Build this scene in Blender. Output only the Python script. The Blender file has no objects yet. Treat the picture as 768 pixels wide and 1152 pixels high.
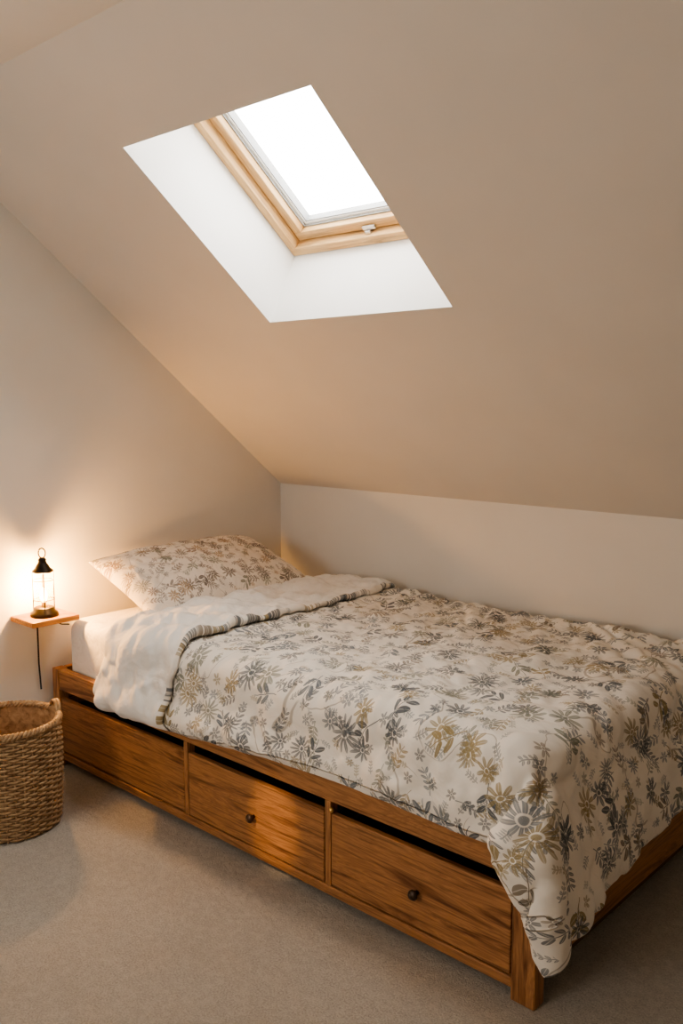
import bpy, bmesh, math, random
import numpy as np
from mathutils import Vector, Matrix, noise
random.seed(4); np.random.seed(4)
scene = bpy.context.scene
COL = scene.collection
try: scene.view_settings.look='AgX - Medium High Contrast'
except Exception as ex: print('look',ex)

# ------------------------------------------------------------------ helpers
def new_obj(name, me, parent=None, mats=()):
    ob = bpy.data.objects.new(name, me)
    COL.objects.link(ob)
    for m in mats: me.materials.append(m)
    if parent: ob.parent = parent
    return ob

def empty(name, loc=(0,0,0)):
    e = bpy.data.objects.new(name, None); COL.objects.link(e)
    e.location = loc; e.empty_display_size = .1
    return e

def mesh_from(name, verts, faces, parent=None, mats=(), smooth=False):
    me = bpy.data.meshes.new(name)
    me.from_pydata([tuple(v) for v in verts], [], faces)
    me.update()
    ob = new_obj(name, me, parent, mats)
    if smooth:
        for p in me.polygons: p.use_smooth = True
    return ob

def box(name, lo, hi, mat, parent=None, bevel=0.0, segs=2):
    bm = bmesh.new()
    bmesh.ops.create_cube(bm, size=1)
    lo = Vector(lo); hi = Vector(hi); c = (lo+hi)/2; s = hi-lo
    for v in bm.verts: v.co = Vector((v.co.x*s.x, v.co.y*s.y, v.co.z*s.z))
    if bevel: bmesh.ops.bevel(bm, geom=bm.edges[:], offset=bevel, segments=segs, profile=.5, affect='EDGES')
    me = bpy.data.meshes.new(name); bm.to_mesh(me); bm.free()
    ob = new_obj(name, me, parent, [mat]); ob.location = c
    return ob

def lathe(name, prof, mat, parent=None, seg=48, loc=(0,0,0), smooth=True):
    vs=[];fs=[]
    n=len(prof)
    for k in range(seg):
        a=2*math.pi*k/seg
        for r,z in prof: vs.append((r*math.cos(a)+loc[0], r*math.sin(a)+loc[1], z+loc[2]))
    for k in range(seg):
        k2=(k+1)%seg
        for i in range(n-1):
            fs.append((k*n+i,k2*n+i,k2*n+i+1,k*n+i+1))
    ob=mesh_from(name,vs,fs,parent,[mat],smooth)
    return ob

def tube(vs, fs, path, rad, seg=6, closed=False):
    path=[Vector(p) for p in path]; n=len(path); base=len(vs)
    for i,p in enumerate(path):
        if closed: t=path[(i+1)%n]-path[(i-1)%n]
        else: t=path[min(i+1,n-1)]-path[max(i-1,0)]
        t.normalize()
        up=Vector((0,0,1)) if abs(t.z)<.9 else Vector((1,0,0))
        a=t.cross(up).normalized(); b=t.cross(a).normalized()
        for k in range(seg):
            an=2*math.pi*k/seg
            vs.append(p+a*(rad*math.cos(an))+b*(rad*math.sin(an)))
    m=n if closed else n-1
    for i in range(m):
        i2=(i+1)%n
        for k in range(seg):
            k2=(k+1)%seg
            fs.append((base+i*seg+k, base+i*seg+k2, base+i2*seg+k2, base+i2*seg+k))
    if not closed:
        fs.append(tuple(base+k for k in range(seg)))
        fs.append(tuple(base+(n-1)*seg+k for k in reversed(range(seg))))

# ------------------------------------------------------------------ node helper
class NT:
    def __init__(self, name):
        self.mat=bpy.data.materials.new(name); self.mat.use_nodes=True
        self.t=self.mat.node_tree; self.t.nodes.clear()
        self.out=self.t.nodes.new('ShaderNodeOutputMaterial')
    def n(self, typ, **kw):
        nd=self.t.nodes.new(typ)
        for k,v in kw.items(): setattr(nd,k,v)
        return nd
    def set(self, sock, v):
        if isinstance(v, bpy.types.NodeSocket): self.t.links.new(v, sock)
        else: sock.default_value=v
    def m(self, op, a, b=None, c=None):
        nd=self.n('ShaderNodeMath', operation=op)
        self.set(nd.inputs[0],a)
        if b is not None: self.set(nd.inputs[1],b)
        if c is not None: self.set(nd.inputs[2],c)
        return nd.outputs[0]
    def ss(self, x, a, b):
        nd=self.n('ShaderNodeMapRange', interpolation_type='SMOOTHSTEP')
        self.set(nd.inputs[0],x); nd.inputs[1].default_value=a; nd.inputs[2].default_value=b
        return nd.outputs[0]
    def vm(self, op, a, b=None):
        nd=self.n('ShaderNodeVectorMath', operation=op)
        self.set(nd.inputs[0],a)
        if b is not None: self.set(nd.inputs[1],b)
        return nd.outputs[0]
    def mix(self, f, a, b):
        nd=self.n('ShaderNodeMix', data_type='RGBA')
        self.set(nd.inputs[0],f); self.set(nd.inputs[6],a); self.set(nd.inputs[7],b)
        return nd.outputs[2]
    def noise(self, vec, scale, detail=2, rough=.5, dist=0, dims='3D'):
        nd=self.n('ShaderNodeTexNoise', noise_dimensions=dims)
        if vec is not None: self.set(nd.inputs['Vector'],vec)
        nd.inputs['Scale'].default_value=scale; nd.inputs['Detail'].default_value=detail
        nd.inputs['Roughness'].default_value=rough; nd.inputs['Distortion'].default_value=dist
        return nd.outputs[0]
    def map(self, vec, scale=(1,1,1), loc=(0,0,0)):
        nd=self.n('ShaderNodeMapping'); self.set(nd.inputs[0],vec)
        nd.inputs['Scale'].default_value=scale; nd.inputs['Location'].default_value=loc
        return nd.outputs[0]
    def ramp(self, f, stops, interp='LINEAR'):
        nd=self.n('ShaderNodeValToRGB'); self.set(nd.inputs[0],f)
        cr=nd.color_ramp; cr.interpolation=interp
        while len(cr.elements)<len(stops): cr.elements.new(.5)
        for e,(p,c) in zip(cr.elements,stops): e.position=p; e.color=(*c,1)
        return nd.outputs[0]
    def bump(self, h, strength, dist, normal=None):
        nd=self.n('ShaderNodeBump'); self.set(nd.inputs['Height'],h)
        nd.inputs['Strength'].default_value=strength; nd.inputs['Distance'].default_value=dist
        if normal is not None: self.set(nd.inputs['Normal'],normal)
        return nd.outputs[0]
    def bsdf(self, color, rough=.8, bump=None, **kw):
        nd=self.n('ShaderNodeBsdfPrincipled')
        self.set(nd.inputs['Base Color'], color if isinstance(color,bpy.types.NodeSocket) else (*color,1))
        self.set(nd.inputs['Roughness'],rough)
        if bump is not None: self.t.links.new(bump, nd.inputs['Normal'])
        for k,v in kw.items(): self.set(nd.inputs[k.replace('_',' ')],v)
        self.t.links.new(nd.outputs[0], self.out.inputs[0])
        return nd
    def obj(self): return self.n('ShaderNodeTexCoord').outputs['Object']
    def uv(self): return self.n('ShaderNodeTexCoord').outputs['UV']

def paint(name, col, bumpd=.0006):
    m=NT(name); o=m.obj()
    n1=m.noise(o,3,3); n2=m.noise(o,160,3)
    c=m.mix(m.ss(n1,.3,.7),(*[x*.965 for x in col],1),(*col,1))
    m.bsdf(c,.9,m.bump(n2,.35,bumpd,m.bump(n1,.3,.004)))
    return m.mat

def wood(name, axis, light=(.45,.220,.090), dark=(.15,.058,.022), seed=0.):
    m=NT(name); o=m.obj()
    st=[17,17,17]; st[axis]=1.5
    info=m.n('ShaderNodeObjectInfo')
    off=m.vm('ADD', o, m.vm('MULTIPLY', info.outputs['Location'],(3.1,5.3,7.7)))
    v=m.map(off, tuple(st),(seed,seed,seed))
    g=m.noise(v,1.0,5,.62,1.9)
    st2=[150,150,150]; st2[axis]=4
    fine=m.noise(m.map(off,tuple(st2)),1.0,3,.6)
    mid=tuple(a*.55+b*.45 for a,b in zip(light,dark))
    c=m.ramp(g,[(.33,dark),(.43,mid),(.49,light),(.54,mid),(.59,light),(.72,tuple(x*.5 for x in light))])
    f=m.m('MULTIPLY',m.ss(fine,.48,.70),.6)
    c=m.mix(f,c,(*[x*.55 for x in dark],1))
    r=m.m('ADD',.38,m.m('MULTIPLY',g,.2))
    m.bsdf(c,r,m.bump(fine,.25,.0006),Specular_IOR_Level=.45)
    return m.mat

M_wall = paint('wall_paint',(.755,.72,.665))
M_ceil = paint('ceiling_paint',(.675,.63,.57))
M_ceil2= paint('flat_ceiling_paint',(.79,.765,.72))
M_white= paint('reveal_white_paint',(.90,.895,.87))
W_X=wood('bed_wood_x',0); W_Y=wood('bed_wood_y',1,seed=3); W_Z=wood('bed_wood_z',2,seed=6)
W_SH=wood('shelf_wood',1,(.38,.18,.065),(.20,.08,.03),9)
PINE_X=wood('pine_x',0,(.70,.46,.215),(.56,.33,.14),2)
PINE_S=wood('pine_s',1,(.70,.46,.215),(.56,.33,.14),5)

def simple(name,col,rough=.5,metal=0.,noise_s=40,amt=.12,**kw):
    m=NT(name); n=m.noise(m.obj(),noise_s,3)
    c=m.mix(n,(*[x*(1-amt) for x in col],1),(*[min(1,x*(1+amt)) for x in col],1))
    m.bsdf(c,rough,None,Metallic=metal,**kw); return m.mat
M_black=simple('dark_bronze',(.035,.028,.022),.42,.8)
M_knob=simple('dark_knob',(.05,.03,.02),.4,.3)
M_brass=simple('brass',(.75,.50,.20),.3,.9)
M_steel=simple('steel',(.62,.62,.62),.3,.9)
M_gasket=simple('grey_gasket',(.34,.35,.35),.5)
M_cord=simple('black_cord',(.02,.018,.016),.6)
M_dark=simple('drawer_inside',(.10,.055,.025),.8)

# carpet
m=NT('carpet'); o=m.obj()
n1=m.noise(o,200,4,.75); n2=m.noise(o,2.2,4,.6); n3=m.noise(o,45,4,.65)
c=m.mix(m.ss(n1,.3,.7),(.32,.29,.245,1),(.61,.56,.49,1))
c=m.mix(m.m('MULTIPLY',m.ss(n2,.35,.7),.4),c,(.35,.315,.265,1))
c=m.mix(m.m('MULTIPLY',m.ss(n3,.42,.66),.35),c,(.62,.57,.495,1))
hh=m.m('ADD',m.m('MULTIPLY',n1,.6),m.m('MULTIPLY',n3,.9))
m.bsdf(c,.97,m.bump(hh,1.0,.011),Sheen_Weight=.2)
M_carpet=m.mat

# fabrics
def fabric_bump(m,vec,st=.5):
    cr=m.noise(vec,9,3,.5,1.2); fi=m.noise(vec,26,2,.5,.6)
    h=m.m('ADD',m.m('MULTIPLY',cr,.8),m.m('MULTIPLY',fi,.12))
    return m.bump(h,st,.022)
def white_cloth(name,col,st):
    m=NT(name); u=m.obj()
    m.bsdf(col,.9,fabric_bump(m,u,st)); return m.mat
M_sheet=white_cloth('white_sheet',(.83,.795,.75),.9)
M_lining=white_cloth('duvet_lining',(.83,.815,.785),.7)

def floral(name, dens=1.0, warm=0.0):
    m=NT(name); uv0=m.uv()
    nz=m.n('ShaderNodeTexNoise'); m.set(nz.inputs['Vector'],uv0); nz.inputs['Scale'].default_value=14*dens; nz.inputs['Detail'].default_value=2
    d=m.vm('MULTIPLY',m.vm('SUBTRACT',nz.outputs['Color'],(.5,.5,.5)),(.022/dens,.022/dens,0))
    uv=m.vm('ADD',uv0,d)
    base=(.85,.805,.735,1)
    if warm: base=(.79,.725,.64,1)
    def cell(scale,off,rnd=.8):
        v=m.vm('ADD',uv,(off[0],off[1],0))
        vo=m.n('ShaderNodeTexVoronoi', voronoi_dimensions='2D')
        m.set(vo.inputs['Vector'],v); vo.inputs['Scale'].default_value=scale; vo.inputs['Randomness'].default_value=rnd
        l=m.vm('SUBTRACT',v,vo.outputs['Position'])
        sp=m.n('ShaderNodeSeparateXYZ'); m.set(sp.inputs[0],l)
        rc=m.n('ShaderNodeSeparateColor'); m.set(rc.inputs[0],vo.outputs['Color'])
        r1,r2,r3=rc.outputs
        a=m.m('MULTIPLY',r1,6.283); ca=m.m('COSINE',a); sa=m.m('SINE',a)
        x,y=sp.outputs[0],sp.outputs[1]
        lx=m.m('ADD',m.m('MULTIPLY',x,ca),m.m('MULTIPLY',y,sa))
        ly=m.m('SUBTRACT',m.m('MULTIPLY',y,ca),m.m('MULTIPLY',x,sa))
        return lx,ly,r1,r2,r3
    slate=(.095,.112,.13); blue=(.165,.195,.225); ochre=(.32,.25,.12); taupe=(.23,.19,.145); sage=(.24,.25,.20)
    if warm: slate=(.15,.12,.10); blue=(.23,.20,.18); ochre=(.36,.24,.13); taupe=(.24,.16,.12)
    def pal(r): return m.ramp(r,[(0,slate),(.24,ochre),(.40,blue),(.62,taupe),(.70,slate),(.86,sage)],'CONSTANT')
    def flower(col,scale,off,R0,N,keep,opac=.9,pw=1.0):
        lx,ly,r1,r2,r3=cell(scale,off)
        r=m.m('SQRT',m.m('ADD',m.m('MULTIPLY',lx,lx),m.m('MULTIPLY',ly,ly)))
        th=m.m('ARCTAN2',ly,lx)
        pet=m.m('POWER',m.m('ABSOLUTE',m.m('COSINE',m.m('MULTIPLY',th,N/2))),pw)
        R=m.m('MULTIPLY',R0,m.m('ADD',.65,m.m('MULTIPLY',r2,.35)))
        q=m.m('DIVIDE',r,R)
        edge=m.m('ADD',.16,m.m('MULTIPLY',pet,.84))
        mask=m.ss(m.m('SUBTRACT',edge,q),0,.05)
        vein=m.ss(m.m('ABSOLUTE',m.m('SINE',m.m('MULTIPLY',th,N/2))),.0,.14)
        mask=m.m('MULTIPLY',mask,m.m('ADD',.45,m.m('MULTIPLY',vein,.55)))
        ring=m.ss(m.m('ABSOLUTE',m.m('SUBTRACT',q,.2)),.02,.06)
        mask=m.m('MULTIPLY',mask,ring)
        mask=m.m('MULTIPLY',mask,m.m('GREATER_THAN',keep,r3))
        mask=m.m('MULTIPLY',mask,m.m('MULTIPLY',opac,m.m('SUBTRACT',1.0,m.m('MULTIPLY',m.m('MINIMUM',q,1.0),.25))))
        pr=m.m('FRACT',m.m('MULTIPLY',r3,7.31))
        return m.mix(mask,col,pal(pr))
    def sprig(col,scale,off,L,per,lw,lh,keep,slant=.6,opac=.85):
        lx,ly,r1,r2,r3=cell(scale,off)
        ly=m.m('ADD',ly,m.m('MULTIPLY',m.m('MULTIPLY',lx,lx),m.m('MULTIPLY',m.m('SUBTRACT',r2,.5),9.0)))
        ay=m.m('ABSOLUTE',ly)
        inl=m.m('LESS_THAN',m.m('ABSOLUTE',lx),L)
        stem=m.m('MULTIPLY',m.ss(ay,.0014,.0006),inl)
        xs=m.m('SUBTRACT',lx,m.m('MULTIPLY',ay,slant))
        xm=m.m('SUBTRACT',m.m('MULTIPLY',m.m('FRACT',m.m('DIVIDE',xs,per)),per),per/2)
        inl2=m.m('LESS_THAN',m.m('ABSOLUTE',m.m('SUBTRACT',xs,m.m('MULTIPLY',xm,1.0))),L*.8)
        e1=m.m('DIVIDE',xm,lw); e2=m.m('DIVIDE',m.m('SUBTRACT',ay,lh*1.15),lh)
        el=m.m('ADD',m.m('MULTIPLY',e1,e1),m.m('MULTIPLY',e2,e2))
        leaf=m.m('MULTIPLY',m.ss(el,1.05,.85),inl2)
        vn=m.ss(m.m('ABSOLUTE',xm),.0002,.0010)
        leaf=m.m('MULTIPLY',leaf,m.m('ADD',.5,m.m('MULTIPLY',vn,.5)))
        mask=m.m('MAXIMUM',stem,leaf)
        mask=m.m('MULTIPLY',mask,m.m('GREATER_THAN',keep,r3))
        mask=m.m('MULTIPLY',mask,opac)
        pr=m.m('FRACT',m.m('MULTIPLY',r3,5.77))
        return m.mix(mask,col,pal(pr))
    D=dens
    ns=m.noise(uv,4.5*D,1.5,.4,.6)
    st=m.ss(m.m('ABSOLUTE',m.m('SUBTRACT',ns,.5)),.006,.002)
    stm=m.m('MULTIPLY',m.m('MULTIPLY',st,m.ss(m.noise(uv,5*D+1,1),.46,.52)),.6)
    col=m.mix(stm,base,(.30,.25,.19,1))
    col=sprig(col,19*D,(.03,.71),.020/D,.0085/D,.0026/D,.0042/D,.62,.5,.62)
    col=sprig(col,11*D,(2.1,.4),.042/D,.016/D,.0050/D,.0080/D,.60,.7,.78)
    col=flower(col,17*D,(5.3,1.2),.020/D,6,.55,.78)
    col=sprig(col,7.5*D,(3.7,3.3),.050/D,.027/D,.0095/D,.0135/D,.52,.8,.90)
    col=flower(col,9.0*D,(1.7,6.2),.044/D,9,.60,.90)
    col=flower(col,7.0*D,(8.8,2.9),.054/D,13,.44,.86,1.2)
    m.bsdf(col,.9,fabric_bump(m,uv0,.5))
    return m.mat
M_floral=floral('floral_duvet_cotton',1.12)
M_floral_p=floral('floral_pillow_cotton',1.30,1)

# ------------------------------------------------------------------ room
HK=1.006; TAN=.8076; YF=-1.645; HF=HK-YF*TAN
XR=4.6; YB=-4.3
box('floor',(-.12,YB-.12,-.1),(XR+.12,.12,0),M_carpet)
box('wall_back',(-.12,0,0),(XR+.12,.12,HK+.35),M_wall)
box('wall_right',(XR,YB,0),(XR+.12,0,HF+.12),M_wall)
def prism_x(name,pts,x0,x1,mat):
    n=len(pts); vs=[(x0,y,z) for y,z in pts]+[(x1,y,z) for y,z in pts]
    fs=[tuple(range(n)),tuple(reversed(range(n,2*n)))]+[(i,(i+1)%n+0,(i+1)%n+n,i+n) for i in range(n)]
    ob=mesh_from(name,vs,fs,None,[mat])
    bm=bmesh.new(); bm.from_mesh(ob.data); bmesh.ops.recalc_face_normals(bm,faces=bm.faces); bm.to_mesh(ob.data); bm.free()
    return ob
prism_x('wall_left',[(0,0),(0,HK),(YF,HF),(YB,HF),(YB,0)],-.12,0,M_wall)
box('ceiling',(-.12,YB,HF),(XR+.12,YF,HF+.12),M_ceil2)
wx0,wx1,wz0,wz1=1.0,1.9,1.0,1.9  # opening for the added fill window
fw=bmesh.new()
for lo,hi in [((-.12,YB-.12,0),(wx0,YB,HF+.12)),((wx1,YB-.12,0),(XR+.12,YB,HF+.12)),((wx0,YB-.12,0),(wx1,YB,wz0)),((wx0,YB-.12,wz1),(wx1,YB,HF+.12))]:
    r=bmesh.ops.create_cube(fw,size=1)
    for v in r['verts']:
        v.co=Vector([(lo[k]+hi[k])/2+v.co[k]*(hi[k]-lo[k]) for k in range(3)])
me=bpy.data.meshes.new('wall_front'); fw.to_mesh(me); fw.free(); new_obj('wall_front',me,None,[M_wall])

# sloped ceiling with skylight opening.  slope coordinates: s up the slope, n outward
ca=1/math.sqrt(1+TAN*TAN); sa=TAN*ca
def sl(x,s,n):
    return Vector((x, -s*ca+n*sa, HK+s*sa+n*ca))
SX0,SX1=.817,1.580
S0,S1=.815/ca,1.387/ca
SL=-YF/ca
D=.266; UP=.055
TH=.42
vs=[];fs=[]
def q(*p):
    b=len(vs); vs.extend(p); fs.append(tuple(range(b,b+len(p))))
xa,xb=-.12,XR+.12
def ringf(n,flip):
    for (x0,x1,s0,s1) in [(xa,SX0,0,SL),(SX1,xb,0,SL),(SX0,SX1,0,S0),(SX0,SX1,S1,SL)]:
        p=[sl(x0,s0,n),sl(x1,s0,n),sl(x1,s1,n),sl(x0,s1,n)]
        q(*(p[::-1] if flip else p))
ringf(0,False); ringf(TH,True)
q(sl(xa,0,0),sl(xb,0,0),sl(xb,0,TH),sl(xa,0,TH)); q(sl(xa,SL,0),sl(xb,SL,0),sl(xb,SL,TH),sl(xa,SL,TH))
q(sl(xa,0,0),sl(xa,SL,0),sl(xa,SL,TH),sl(xa,0,TH)); q(sl(xb,0,0),sl(xb,SL,0),sl(xb,SL,TH),sl(xb,0,TH))
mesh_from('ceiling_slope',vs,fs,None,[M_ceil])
A=[sl(SX0,S0,0),sl(SX1,S0,0),sl(SX1,S1,0),sl(SX0,S1,0)]
B=[sl(SX0,S0+UP,D),sl(SX1,S0+UP,D),sl(SX1,S1+.03,D),sl(SX0,S1+.03,D)]
C=[sl(SX0,S0+UP,TH),sl(SX1,S0+UP,TH),sl(SX1,S1+.03,TH),sl(SX0,S1+.03,TH)]
vs=[];fs=[]
for i in range(4):
    j=(i+1)%4
    q(A[i],A[j],B[j],B[i]); q(B[i],B[j],C[j],C[i])
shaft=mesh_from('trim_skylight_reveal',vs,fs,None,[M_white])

# skylight window ----------------------------------------------------
win=empty('window_1',sl((SX0+SX1)/2,(S0+S1)/2+.04,D))
Rm=Matrix.Identity(3)
Rm.col[0]=(-1,0,0); Rm.col[1]=(0,-ca,sa); Rm.col[2]=(0,sa,ca)
win.rotation_euler=Rm.to_euler()
hw=(SX1-SX0)/2; hl=((S1+.03)-(S0+UP))/2
cy=((S1+.03)+(S0+UP))/2-((S0+S1)/2+.04)
def frame(name,hw,hl,w,z0,z1,mx,my,bev=.003):
    box(name+'_bottom',(-hw,cy-hl,z0),(hw,cy-hl+w,z1),mx,win,bev)
    box(name+'_top',(-hw,cy+hl-w,z0),(hw,cy+hl,z1),mx,win,bev)
    box(name+'_side_a',(-hw,cy-hl+w,z0),(-hw+w,cy+hl-w,z1),my,win,bev)
    box(name+'_side_b',(hw-w,cy-hl+w,z0),(hw,cy+hl-w,z1),my,win,bev)
frame('frame',hw-.001,hl-.001,.032,-.012,.075,PINE_X,PINE_S)
frame('sash',hw-.037,hl-.037,.034,.020,.085,PINE_X,PINE_S)
frame('gasket',hw-.071,hl-.071,.005,.043,.080,M_gasket,M_gasket,.001)
frame('glazing_bead',hw-.076,hl-.076,.009,.050,.080,M_white,M_white,.001)
frame('seal',hw-.085,hl-.085,.004,.053,.080,M_gasket,M_gasket,.0005)
mg=NT('window_glass')
tr=mg.n('ShaderNodeBsdfTransparent'); gl=mg.n('ShaderNodeBsdfGlossy'); gl.inputs['Roughness'].default_value=.03
ad=mg.n('ShaderNodeMixShader'); ad.inputs[0].default_value=.04
mg.t.links.new(tr.outputs[0],ad.inputs[1]); mg.t.links.new(gl.outputs[0],ad.inputs[2]); mg.t.links.new(ad.outputs[0],mg.out.inputs[0])
M_glass=mg.mat
box('pane',(-hw+.076,cy-hl+.076,.064),(hw-.076,cy+hl-.076,.068),M_glass,win)
box('latch_plate',(-.008,cy-hl+.040,.010),(.044,cy-hl+.056,.020),M_steel,win,.003)
box('latch_tongue',(.012,cy-hl+.022,.000),(.034,cy-hl+.044,.010),M_steel,win,.003)

# added window, unseen behind viewer, lets in sky light as fill
w2=empty('fill_window',((wx0+wx1)/2,YB-.05,(wz0+wz1)/2))
hx=(wx1-wx0)/2; hz=(wz1-wz0)/2
for nm,lo,hi in [('frame_l',(-hx,-.03,-hz),(-hx+.06,.03,hz)),('frame_r',(hx-.06,-.03,-hz),(hx,.03,hz)),('frame_t',(-hx+.06,-.03,hz-.06),(hx-.06,.03,hz)),('frame_b',(-hx+.06,-.03,-hz),(hx-.06,.03,-hz+.06)),('mullion',(-.03,-.03,-hz+.06),(.03,.03,hz-.06))]:
    box(nm,lo,hi,M_white,w2,.004)
box('pane',(-hx+.05,-.004,-hz+.05),(hx-.05,.0,hz-.05),M_glass,w2)

# ------------------------------------------------------------------ bed
BX0,BX1=.035,2.150; BY0,BY1=-1.245,-.030
RT=.383
bed=empty('storage_bed',(0,0,0))
pw=.045
for nm,x,y in [('post_1',BX0,BY0),('post_2',BX1-pw-.02,BY0),('post_3',BX0,BY1-pw),('post_4',BX1-pw-.02,BY1-pw)]:
    w=pw+(.02 if x>1 else 0)
    box(nm,(x,y,0),(x+w,y+pw,RT),W_Z,bed,.004)
xl=BX0+pw; xr=BX1-pw-.02
box('rail_top_front',(xl,BY0+.002,.304),(xr,BY0+.034,RT),W_X,bed,.004)
box('rail_bottom_front',(xl,BY0+.003,.028),(xr,BY0+.034,.055),W_X,bed,.003)
box('rail_back',(xl,BY1-.034,.04),(xr,BY1-.004,RT),W_X,bed,.004)
box('foot_panel',(BX1-.034,BY0+pw,.075),(BX1-.006,BY1-pw,RT),W_Y,bed,.004)
box('head_panel',(BX0+.006,BY0+pw,.075),(BX0+.034,BY1-pw,RT),W_Y,bed,.004)
divs=[.856,1.491]
for i,dx in enumerate(divs):
    box('divider_%d'%(i+1),(dx-.011,BY0+.004,.055),(dx+.011,BY0+.034,.304),W_Z,bed,.002)
box('platform',(BX0+.034,BY0+.034,.306),(BX1-.034,BY1-.034,.322),W_X,bed)
box('underboard',(BX0+.034,BY0+.04,.028),(BX1-.034,BY1-.034,.040),M_dark,bed)
segs=[(xl+.004,divs[0]-.014),(divs[0]+.014,divs[1]-.014),(divs[1]+.014,xr-.004)]
for i,(a,b) in enumerate(segs):
    ztop=.270; y0=BY0+(.003 if i else .006)
    box('drawer_front_%d'%(i+1),(a,y0,.060),(b,y0+.020,ztop),W_X,bed,.0035)
    yb=BY0+.62
    box('drawer_side_%da'%(i+1),(a+.012,y0+.020,.066),(a+.024,yb,ztop-.03),M_dark,bed)
    box('drawer_side_%db'%(i+1),(b-.024,y0+.020,.066),(b-.012,yb,ztop-.03),M_dark,bed)
    box('drawer_base_%d'%(i+1),(a+.024,y0+.020,.066),(b-.024,yb,.074),M_dark,bed)
    box('drawer_back_%d'%(i+1),(a+.012,yb,.066),(b-.012,yb+.012,ztop-.03),M_dark,bed)
    if i:
        kx=(a+b)/2+.012
        k=lathe('knob_%d'%i,[(0,0),(.006,0),(.006,.010),(.0125,.014),(.014,.019),(.011,.024),(0,.026)],M_knob,bed,24)
        k.rotation_euler=(math.pi/2,0,0); k.location=(kx,y0,.157)
for i,(x,z) in enumerate([(divs[1]+.018,.283),(xr-.016,.283)]):
    k=lathe('catch_%d'%(i+1),[(0,0),(.007,0),(.008,.006),(.005,.012),(0,.013)],M_brass,bed,16)
    k.rotation_euler=(math.pi/2,0,0); k.location=(x,BY0+.006,z)

# mattress
mat_lo=(BX0+.040,-1.203,.323); mat_hi=(BX1-.045,-.065,.575)
bm=bmesh.new(); bmesh.ops.create_cube(bm,size=1)
for v in bm.verts: v.co=Vector([(mat_lo[k]+mat_hi[k])/2+v.co[k]*(mat_hi[k]-mat_lo[k]) for k in range(3)])
bmesh.ops.bevel(bm,geom=bm.edges[:],offset=.05,segments=5,profile=.5,affect='EDGES')
me=bpy.data.meshes.new('mattress'); bm.to_mesh(me); bm.free()
mattress=new_obj('mattress',me,None,[M_sheet])
for p in me.polygons: p.use_smooth=True

# ------------------------------------------------------------------ duvet (cloth simulated, then given body)
def collider_box(lo,hi):
    b=box('tmp_collider',lo,hi,M_dark); b.modifiers.new('c','COLLISION'); b.collision.thickness_outer=.006; b.collision.cloth_friction=12
    return b
tmp=[collider_box((BX0,BY0,.02),(BX1,BY0+.04,RT)),collider_box((BX1-.04,BY0,.02),(BX1,BY1,RT)),
     collider_box((-1,-4,-.2),(4,.2,0.0))]
cm=mattress.modifiers.new('c','COLLISION'); mattress.collision.thickness_outer=.006; mattress.collision.cloth_friction=14
DX0,DX1=.44,2.355; DY0,DY1=-1.350,-.055
NI,NJ=112,76
vs=[];fs=[]
for i in range(NI):
    for j in range(NJ):
        u=i/(NI-1); v=j/(NJ-1)
        x=DX0+(DX1-DX0)*u; y=DY0+(DY1-DY0)*v
        e_=max(0,(u-.72)/.28)
        y-= (.018*math.sin(u*7+1)-.085*e_*e_)*(1-v)
        x+=.065*max(0,1-v*2.6)*max(0,u*4-3)
        z=.598+.03*abs(noise.noise(Vector((x*5,y*5,0))))+.018*abs(noise.noise(Vector((x*13,y*9,4))))
        if j==NJ-1: z=.592
        vs.append((x,y,z))
for i in range(NI-1):
    for j in range(NJ-1):
        a=i*NJ+j; fs.append((a,a+NJ,a+NJ+1,a+1))
cl=mesh_from('tmp_cloth',vs,fs)
vg=cl.vertex_groups.new(name='pin')
vg.add([i*NJ+NJ-1 for i in range(NI) if vs[i*NJ+NJ-1][0]<2.10],1.0,'REPLACE')
md=cl.modifiers.new('cloth','CLOTH')
s=md.settings
s.vertex_group_mass='pin'
s.quality=6; s.mass=.35; s.tension_stiffness=18; s.compression_stiffness=18; s.shear_stiffness=8
s.bending_stiffness=.7; s.air_damping=2; s.shrink_min=-.055
md.collision_settings.collision_quality=3; md.collision_settings.distance_min=.006; md.collision_settings.use_self_collision=False
NF=60
md.point_cache.frame_start=1; md.point_cache.frame_end=NF
scene.frame_start=1; scene.frame_end=NF
for f in range(1,NF+1): scene.frame_set(f)
dg=bpy.context.evaluated_depsgraph_get()
me=cl.evaluated_get(dg).to_mesh()
P=np.array([v.co[:] for v in me.vertices]).reshape(NI,NJ,3)
print('CLOTH z range',P[...,2].min(),P[...,2].max(),'tip',P[-1,0],'front mid',P[NI//2,0],'foot mid',P[-1,NJ//2])
for b in tmp+[cl]: bpy.data.objects.remove(b,do_unlink=True)
mattress.modifiers.remove(cm)
scene.frame_set(1)
def up2(A):
    n=A.shape[0]; B=np.zeros((2*n-1,)+A.shape[1:]); B[::2]=A; B[1::2]=.5*(A[1:]+A[:-1])
    B[3:-3:2]=(-A[:-3]+9*A[1:-2]+9*A[2:-1]-A[3:])/16
    return B
P=up2(P); P=np.swapaxes(up2(np.swapaxes(P,0,1)),0,1)
NI,NJ=P.shape[:2]
for _ in range(2):
    Q=P.copy()
    Q[1:-1,1:-1]=.5*P[1:-1,1:-1]+.125*(P[2:,1:-1]+P[:-2,1:-1]+P[1:-1,2:]+P[1:-1,:-2])
    P=Q
def normals(P):
    du=np.gradient(P,axis=0); dv=np.gradient(P,axis=1)
    n=np.cross(du,dv); n/=np.linalg.norm(n,axis=2,keepdims=True)+1e-9
    return n
Nn=normals(P)
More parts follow.
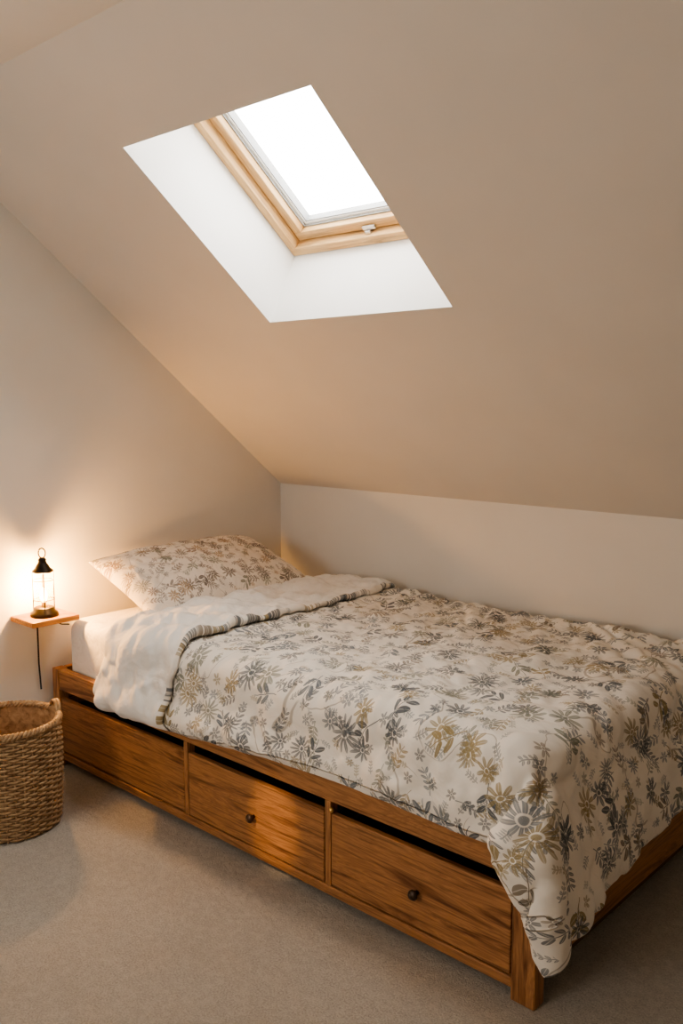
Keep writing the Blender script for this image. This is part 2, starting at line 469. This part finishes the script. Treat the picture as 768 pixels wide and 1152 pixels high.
for _ in range(8):
    Nn[1:-1,1:-1]=(Nn[1:-1,1:-1]*2+Nn[2:,1:-1]+Nn[:-2,1:-1]+Nn[1:-1,2:]+Nn[1:-1,:-2])
    Nn/=np.linalg.norm(Nn,axis=2,keepdims=True)+1e-9
ej=np.ones(NJ)
for k,val in enumerate([0,.45,.68,.84,.94]): ej[k]=val; ej[-1-k]=val
def nz3(x,y,z): return noise.noise(Vector((x,y,z)))
def puff(x,y,sd=0.):
    wx=x+.05*nz3(x*3,y*3,sd+9); wy=y+.05*nz3(x*3,y*3,sd+5)
    a=wx*.80+wy*.60; b=-wx*.60+wy*.80          # creases run diagonally
    a2=wx*.45-wy*.89; b2=wx*.89+wy*.45
    h=.024*min(.55,abs(nz3(a*3.2,b*7.0,sd+1))*1.3)
    h+=.016*min(.5,abs(nz3(a2*6,b2*13,sd+2))*1.3)
    h+=.006*abs(nz3(wx*22,wy*26,sd+3))
    return h
T=np.zeros((NI,NJ)); T2=np.zeros((NI,NJ))
for i in range(NI):
    for j in range(NJ):
        x=i*(DX1-DX0)/(NI-1); y=j*(DY1-DY0)/(NJ-1)
        w=max(0,1-j/26.)            # pleats towards the front hem
        wf=max(0,1-(NI-1-i)/34.)
        T[i,j]=.014+puff(x,y)+.036*w*abs(nz3(x*8+y*2,y*2,11))+.020*wf*abs(nz3(y*9,x*2,17))
        T2[i,j]=.012+1.15*puff(x*1.1,y*1.2,30)+.022*w*abs(nz3(x*9,y*3,21))
T*=ej[None,:]; T2*=ej[None,:]
NFOLD=41
rows=[];mats_r=[]
def row(i,h,mat,shift=None):
    p=P[i]+Nn[i]*h[:,None]
    if shift is not None: p=p+shift
    rows.append((p,i)); mats_r.append(mat)
z0=np.zeros(NJ)
foot=P[-1]-P[-2]; foot/=np.linalg.norm(foot,axis=1,keepdims=True)
row(NI-1,z0,0)
row(NI-1,T[-1]*.5,0,foot*.006)
row(NI-1,T[-1]*.8,0,foot*.002)
for i in range(NI-2,1,-1): row(i,T[i],0)
row(2,T[2]*1.02+.001*ej,0)
for i in range(3,NFOLD,2):
    row(i,T[i]*1.0+.003*ej,0)
fd=P[NFOLD]-P[NFOLD-1]; fd/=np.linalg.norm(fd,axis=1,keepdims=True)
wv=np.array([.020*nz3(j*.06,3,3)+.009*nz3(j*.2,1,3) for j in range(NJ)])[:,None]
def ft(i): return (T2[i]+.006*ej)
row(NFOLD,T[NFOLD]+.003*ej,0,fd*(wv-.004))
row(NFOLD,T[NFOLD]+ft(NFOLD)*.3,0,fd*(.010+wv))
row(NFOLD,T[NFOLD]+ft(NFOLD)*.62,0,fd*(.013+wv))
row(NFOLD,T[NFOLD]+ft(NFOLD)*.9,0,fd*(.009+wv))
row(NFOLD,T[NFOLD]+ft(NFOLD)*1.0,1,fd*(.001+wv))
for i in range(NFOLD-1,0,-1):
    f=(NFOLD-i)/NFOLD
    sh=fd*wv*max(0,1-f*3) 
    row(i,T[i]+ft(i),1,sh)
hd=P[0]-P[1]; hd/=np.linalg.norm(hd,axis=1,keepdims=True)
row(0,(T[0]+ft(0)*.95),1,hd*.004)
row(0,(T[0]+ft(0)*.55),1,hd*.018)
row(0,(T[0]*.5),1,hd*.020)
row(0,z0,1,hd*.008)
for i in range(2,NI-1,2): row(i,z0,1)
nr=len(rows)
V=np.concatenate([r[0] for r in rows])
V[:,1]=np.minimum(V[:,1],-.006)
V[:,2]=np.maximum(V[:,2],.006)
fs=[];fm=[];fuv=[]
for k in range(nr):
    k2=(k+1)%nr
    for j in range(NJ-1):
        fs.append((k*NJ+j,k*NJ+j+1,k2*NJ+j+1,k2*NJ+j)); fm.append(mats_r[k])
        def uvc(kk,jj): return (rows[kk][1]*(DX1-DX0)/(NI-1), jj*(DY1-DY0)/(NJ-1))
        fuv.append((uvc(k,j),uvc(k,j+1),uvc(k2,j+1),uvc(k2,j)))
duvet=mesh_from('floral_duvet',V.tolist(),fs,None,[M_floral,M_lining],True)
uvl=duvet.data.uv_layers.new(name='UVMap')
for p in duvet.data.polygons:
    p.material_index=fm[p.index]
    for li,uvv in zip(p.loop_indices,fuv[p.index]): uvl.data[li].uv=uvv
bm=bmesh.new(); bm.from_mesh(duvet.data)
ends=[e for e in bm.edges if e.is_boundary]
bmesh.ops.remove_doubles(bm,verts=list({v for e in ends for v in e.verts}),dist=.0004)
bmesh.ops.recalc_face_normals(bm,faces=bm.faces)
bm.to_mesh(duvet.data); bm.free()
ss=duvet.modifiers.new('sub','SUBSURF'); ss.levels=1; ss.render_levels=1

# ------------------------------------------------------------------ pillow
def pillow(name,L,W,H,mat):
    nu,nv=90,60; vs=[];fs=[];uvs=[]
    def pt(u,v,sgn):
        px=u*L/2*(1-.045*(1-v*v)); py=v*W/2*(1-.06*(1-u*u))
        e=(max(0,1-abs(u)**2.6)*max(0,1-abs(v)**2.4))**.48
        z=sgn*H/2*e*(1 if sgn>0 else .8)
        if sgn>0:
            z+=e*(.014*nz3(px*7,py*7,1)+.018*(min(.5,abs(nz3(px*9+py*4,py*14,5))*1.4)-.2)+.006*abs(nz3(px*30,py*26,8)))
            z+=-.006*e*math.sin(14*math.atan2(v,u))*(abs(u*v))
        return (px,py,z)
    for sgn in (1,-1):
        b=len(vs)
        for i in range(nu+1):
            for j in range(nv+1):
                u=-math.cos(math.pi*i/nu)*.55+(-1+2*i/nu)*.45; v=-math.cos(math.pi*j/nv)*.55+(-1+2*j/nv)*.45
                vs.append(pt(u,v,sgn)); uvs.append((u*L/2+.5,v*W/2+.5))
        for i in range(nu):
            for j in range(nv):
                a=b+i*(nv+1)+j; f=(a,a+nv+1,a+nv+2,a+1)
                fs.append(f if sgn>0 else f[::-1])
    ob=mesh_from(name,vs,fs,None,[mat],True)
    ul=ob.data.uv_layers.new(name='UVMap')
    for l in ob.data.loops: ul.data[l.index].uv=uvs[l.vertex_index]
    bm=bmesh.new(); bm.from_mesh(ob.data); bmesh.ops.remove_doubles(bm,verts=bm.verts,dist=.0005); bm.to_mesh(ob.data); bm.free()
    return ob
pil=pillow('floral_pillow',.84,.46,.20,M_floral_p)
pil.rotation_euler=(math.radians(21),0,math.radians(90))
pil.location=(.252,-.655,.688)

# ------------------------------------------------------------------ wall shelf
sh=empty('wall_shelf',(0,0,0))
box('board',(0.0,-1.385,.583),(.165,-1.195,.603),W_SH,sh,.003)
vs=[];fs=[]
tube(vs,fs,[(.012,-1.285,.583),(.012,-1.285,.40),(.012,-1.28,.30)],.0035)
tube(vs,fs,[(.012,-1.285,.578),(.10,-1.285,.579)],.0035)
tube(vs,fs,[(.02,-1.24,.582),(.03,-1.225,.56),(.04,-1.2,.545),(.045,-1.17,.54)],.0028)
mesh_from('bracket_and_cord',vs,fs,sh,[M_cord],True)

# ------------------------------------------------------------------ lantern
LX,LY,LZ=.085,-1.294,.603
lan=empty('table_lantern',(LX,LY,LZ))
lathe('base',[(0,0),(.049,0),(.051,.006),(.049,.014),(.040,.020),(.038,.030),(.033,.034),(0,.034)],M_black,lan)
lathe('top_cap',[(0,.164),(.034,.164),(.038,.168),(.037,.173),(.028,.180),(.021,.193),(.016,.200),(.014,.208),(.016,.211),(.010,.218),(0,.220)],M_black,lan)
mgl=NT('lantern_glass')
tr=mgl.n('ShaderNodeBsdfTransparent'); tr.inputs[0].default_value=(1,.90,.74,1)
gl=mgl.n('ShaderNodeBsdfTranslucent'); gl.inputs[0].default_value=(1,.60,.25,1)
ad=mgl.n('ShaderNodeMixShader'); ad.inputs[0].default_value=.03
mgl.t.links.new(tr.outputs[0],ad.inputs[1]); mgl.t.links.new(gl.outputs[0],ad.inputs[2]); mgl.t.links.new(ad.outputs[0],mgl.out.inputs[0])
lathe('glass_cylinder',[(.0335,.034),(.0345,.09),(.0335,.164)],mgl.mat,lan)
vs=[];fs=[]
for k in range(4):
    a=math.pi/4+k*math.pi/2+.35
    c_,s_=math.cos(a)*.037,math.sin(a)*.037
    tube(vs,fs,[(c_,s_,.024),(c_,s_,.170)],.0026)
for z in (.062,.135):
    tube(vs,fs,[(.0370*math.cos(t),.0370*math.sin(t),z) for t in np.linspace(0,2*math.pi,32,endpoint=False)],.0015,6,True)
d=Vector((.735,.678,0))
tube(vs,fs,[Vector((0,0,.236))+d*(.013*math.cos(t))+Vector((0,0,.018*math.sin(t))) for t in np.linspace(0,2*math.pi,28,endpoint=False)],.0026,6,True)
mesh_from('cage_and_ring',vs,fs,lan,[M_black],True)
me_=NT('warm_bulb'); em=me_.n('ShaderNodeEmission'); em.inputs[0].default_value=(1,.55,.17,1); em.inputs[1].default_value=60
me_.t.links.new(em.outputs[0],me_.out.inputs[0])
lathe('bulb',[(0,.050),(.006,.052),(.012,.064),(.014,.076),(.011,.090),(.005,.102),(0,.108)],me_.mat,lan,24)
lathe('bulb_socket',[(0,.034),(.009,.034),(.009,.052),(0,.052)],M_brass,lan,20)
pl=bpy.data.lights.new('lantern_light','POINT'); pl.energy=29; pl.color=(1,.54,.17); pl.shadow_soft_size=.02
po=bpy.data.objects.new('lantern_light',pl); COL.objects.link(po); po.parent=lan; po.location=(0,0,.110)

# ------------------------------------------------------------------ basket
bk=empty('wicker_basket',(.375,-1.605,0))
m=NT('wicker'); o=m.obj(); n1=m.noise(o,45,3,.6,.5); n2=m.noise(o,8,3)
c=m.ramp(n1,[(.3,(.20,.115,.055)),(.5,(.40,.265,.145)),(.72,(.55,.40,.24))])
c=m.mix(m.m('MULTIPLY',n2,.3),c,(.27,.165,.085,1))
m.bsdf(c,.65,m.bump(m.noise(o,220,2),.4,.001)); M_wick=m.mat
HB=.35; nst=36
def rad(z): return .158+.012*math.sin(min(1,z/HB)*math.pi*.75)
vs=[];fs=[]
nring=38
for k in range(nring):
    z=.010+k*(HB-.022)/(nring-1)
    r=rad(z)
    path=[]
    for t in range(nst*4):
        a=2*math.pi*t/(nst*4)
        w=.0045*math.cos(a*nst/2+ (math.pi if k%2 else 0))
        path.append(((r+w)*math.cos(a),(r+w)*math.sin(a),z+.0012*math.sin(a*7+k)))
    tube(vs,fs,path,.0046,6,True)
mesh_from('weave',vs,fs,bk,[M_wick],True)
vs=[];fs=[]
for k in range(nst):
    a=2*math.pi*(k)/nst
    tube(vs,fs,[((rad(z)) *math.cos(a),(rad(z))*math.sin(a),z) for z in np.linspace(.004,HB,12)],.0036,6)
mesh_from('stakes',vs,fs,bk,[M_wick],True)
vs=[];fs=[]
for ph in (0,math.pi*2/3,math.pi*4/3):
    path=[]
    for t in range(240):
        a=2*math.pi*t/240; b=a*26+ph
        path.append(((rad(HB)+.007*math.cos(b))*math.cos(a),(rad(HB)+.007*math.cos(b))*math.sin(a),HB+.002+.007*math.sin(b)))
    tube(vs,fs,path,.0062,6,True)
for ac in (math.radians(80),math.radians(260)):
    for ro in (-.004,.006):
        path=[]
        for t in np.linspace(0,math.pi,18):
            a=ac+.24*math.cos(t)
            r=rad(HB)+ro
            path.append((r*math.cos(a),r*math.sin(a),HB-.02+.058*math.sin(t)))
        tube(vs,fs,path,.0058,6)
mesh_from('rim_and_handles',vs,fs,bk,[M_wick],True)
lathe('inner_shell',[(0,.006),(.150,.006),(.153,.02)]+[(rad(z)-.007,z) for z in np.linspace(.03,HB-.004,8)],M_wick,bk)

# ------------------------------------------------------------------ added fill lamp, unseen behind the viewer
pd=empty('fill_pendant',(2.1,-3.75,HF))
lathe('cord',[(0,0),(.003,0),(.003,-.30),(0,-.30)],M_cord,pd,10)
ms=NT('fill_globe_glow'); e1=ms.n('ShaderNodeEmission'); e1.inputs[0].default_value=(1,.78,.55,1); e1.inputs[1].default_value=9  # glowing globe made up for warm room fill
ms.t.links.new(e1.outputs[0],ms.out.inputs[0])
lathe('fill_globe',[(.17*math.sin(t),-.46-.17*math.cos(t)) for t in np.linspace(0,math.pi,24)],ms.mat,pd)
# added unseen spot, stands in for a sun patch on the middle drawer
sp=empty('sun_patch_spot',(1.5,-3.3,HF))
lathe('housing',[(0,0),(.035,0),(.035,-.06),(.030,-.06),(.030,-.01),(0,-.01)],M_steel,sp,24)  # invented fixture body around the added spot
sl_=bpy.data.lights.new('sun_patch_beam','SPOT'); sl_.energy=330; sl_.color=(1,.62,.32); sl_.spot_size=math.radians(5.0); sl_.spot_blend=.85; sl_.shadow_soft_size=.02
so=bpy.data.objects.new('sun_patch_beam',sl_); COL.objects.link(so); so.location=(1.5,-3.3,HF-.07)
so.rotation_euler=(Vector((1.27,BY0,.165))-so.location).to_track_quat('-Z','Y').to_euler()

# ------------------------------------------------------------------ daylight
w=bpy.data.worlds.new('overcast_sky'); scene.world=w; w.use_nodes=True
bg=w.node_tree.nodes['Background']; bg.inputs[0].default_value=(1,.98,.95,1); bg.inputs[1].default_value=13.5
def portal(name,loc,rotm,sx,sy):
    l=bpy.data.lights.new(name,'AREA'); l.shape='RECTANGLE'; l.size=sx; l.size_y=sy; l.cycles.is_portal=True
    o=bpy.data.objects.new(name,l); COL.objects.link(o); o.location=loc; o.rotation_euler=rotm.to_euler() if hasattr(rotm,'to_euler') else rotm
portal('skylight_portal',sl((SX0+SX1)/2,(S0+S1)/2+.04,D+.12),Rm,.62,.56)
portal('fill_window_portal',((wx0+wx1)/2,YB-.10,(wz0+wz1)/2),(math.radians(90),0,math.radians(0)),.9,.9)  # sky portal of the added fill window

# ------------------------------------------------------------------ camera
cam=bpy.data.cameras.new('camera'); co=bpy.data.objects.new('camera',cam); COL.objects.link(co)
co.location=(3.12,-2.95,1.40)
co.rotation_euler=(math.radians(82.9),0,math.radians(42.7))
cam.sensor_width=36; cam.sensor_fit='AUTO'; cam.lens=1010/1152*36
cam.clip_start=.02
scene.camera=co
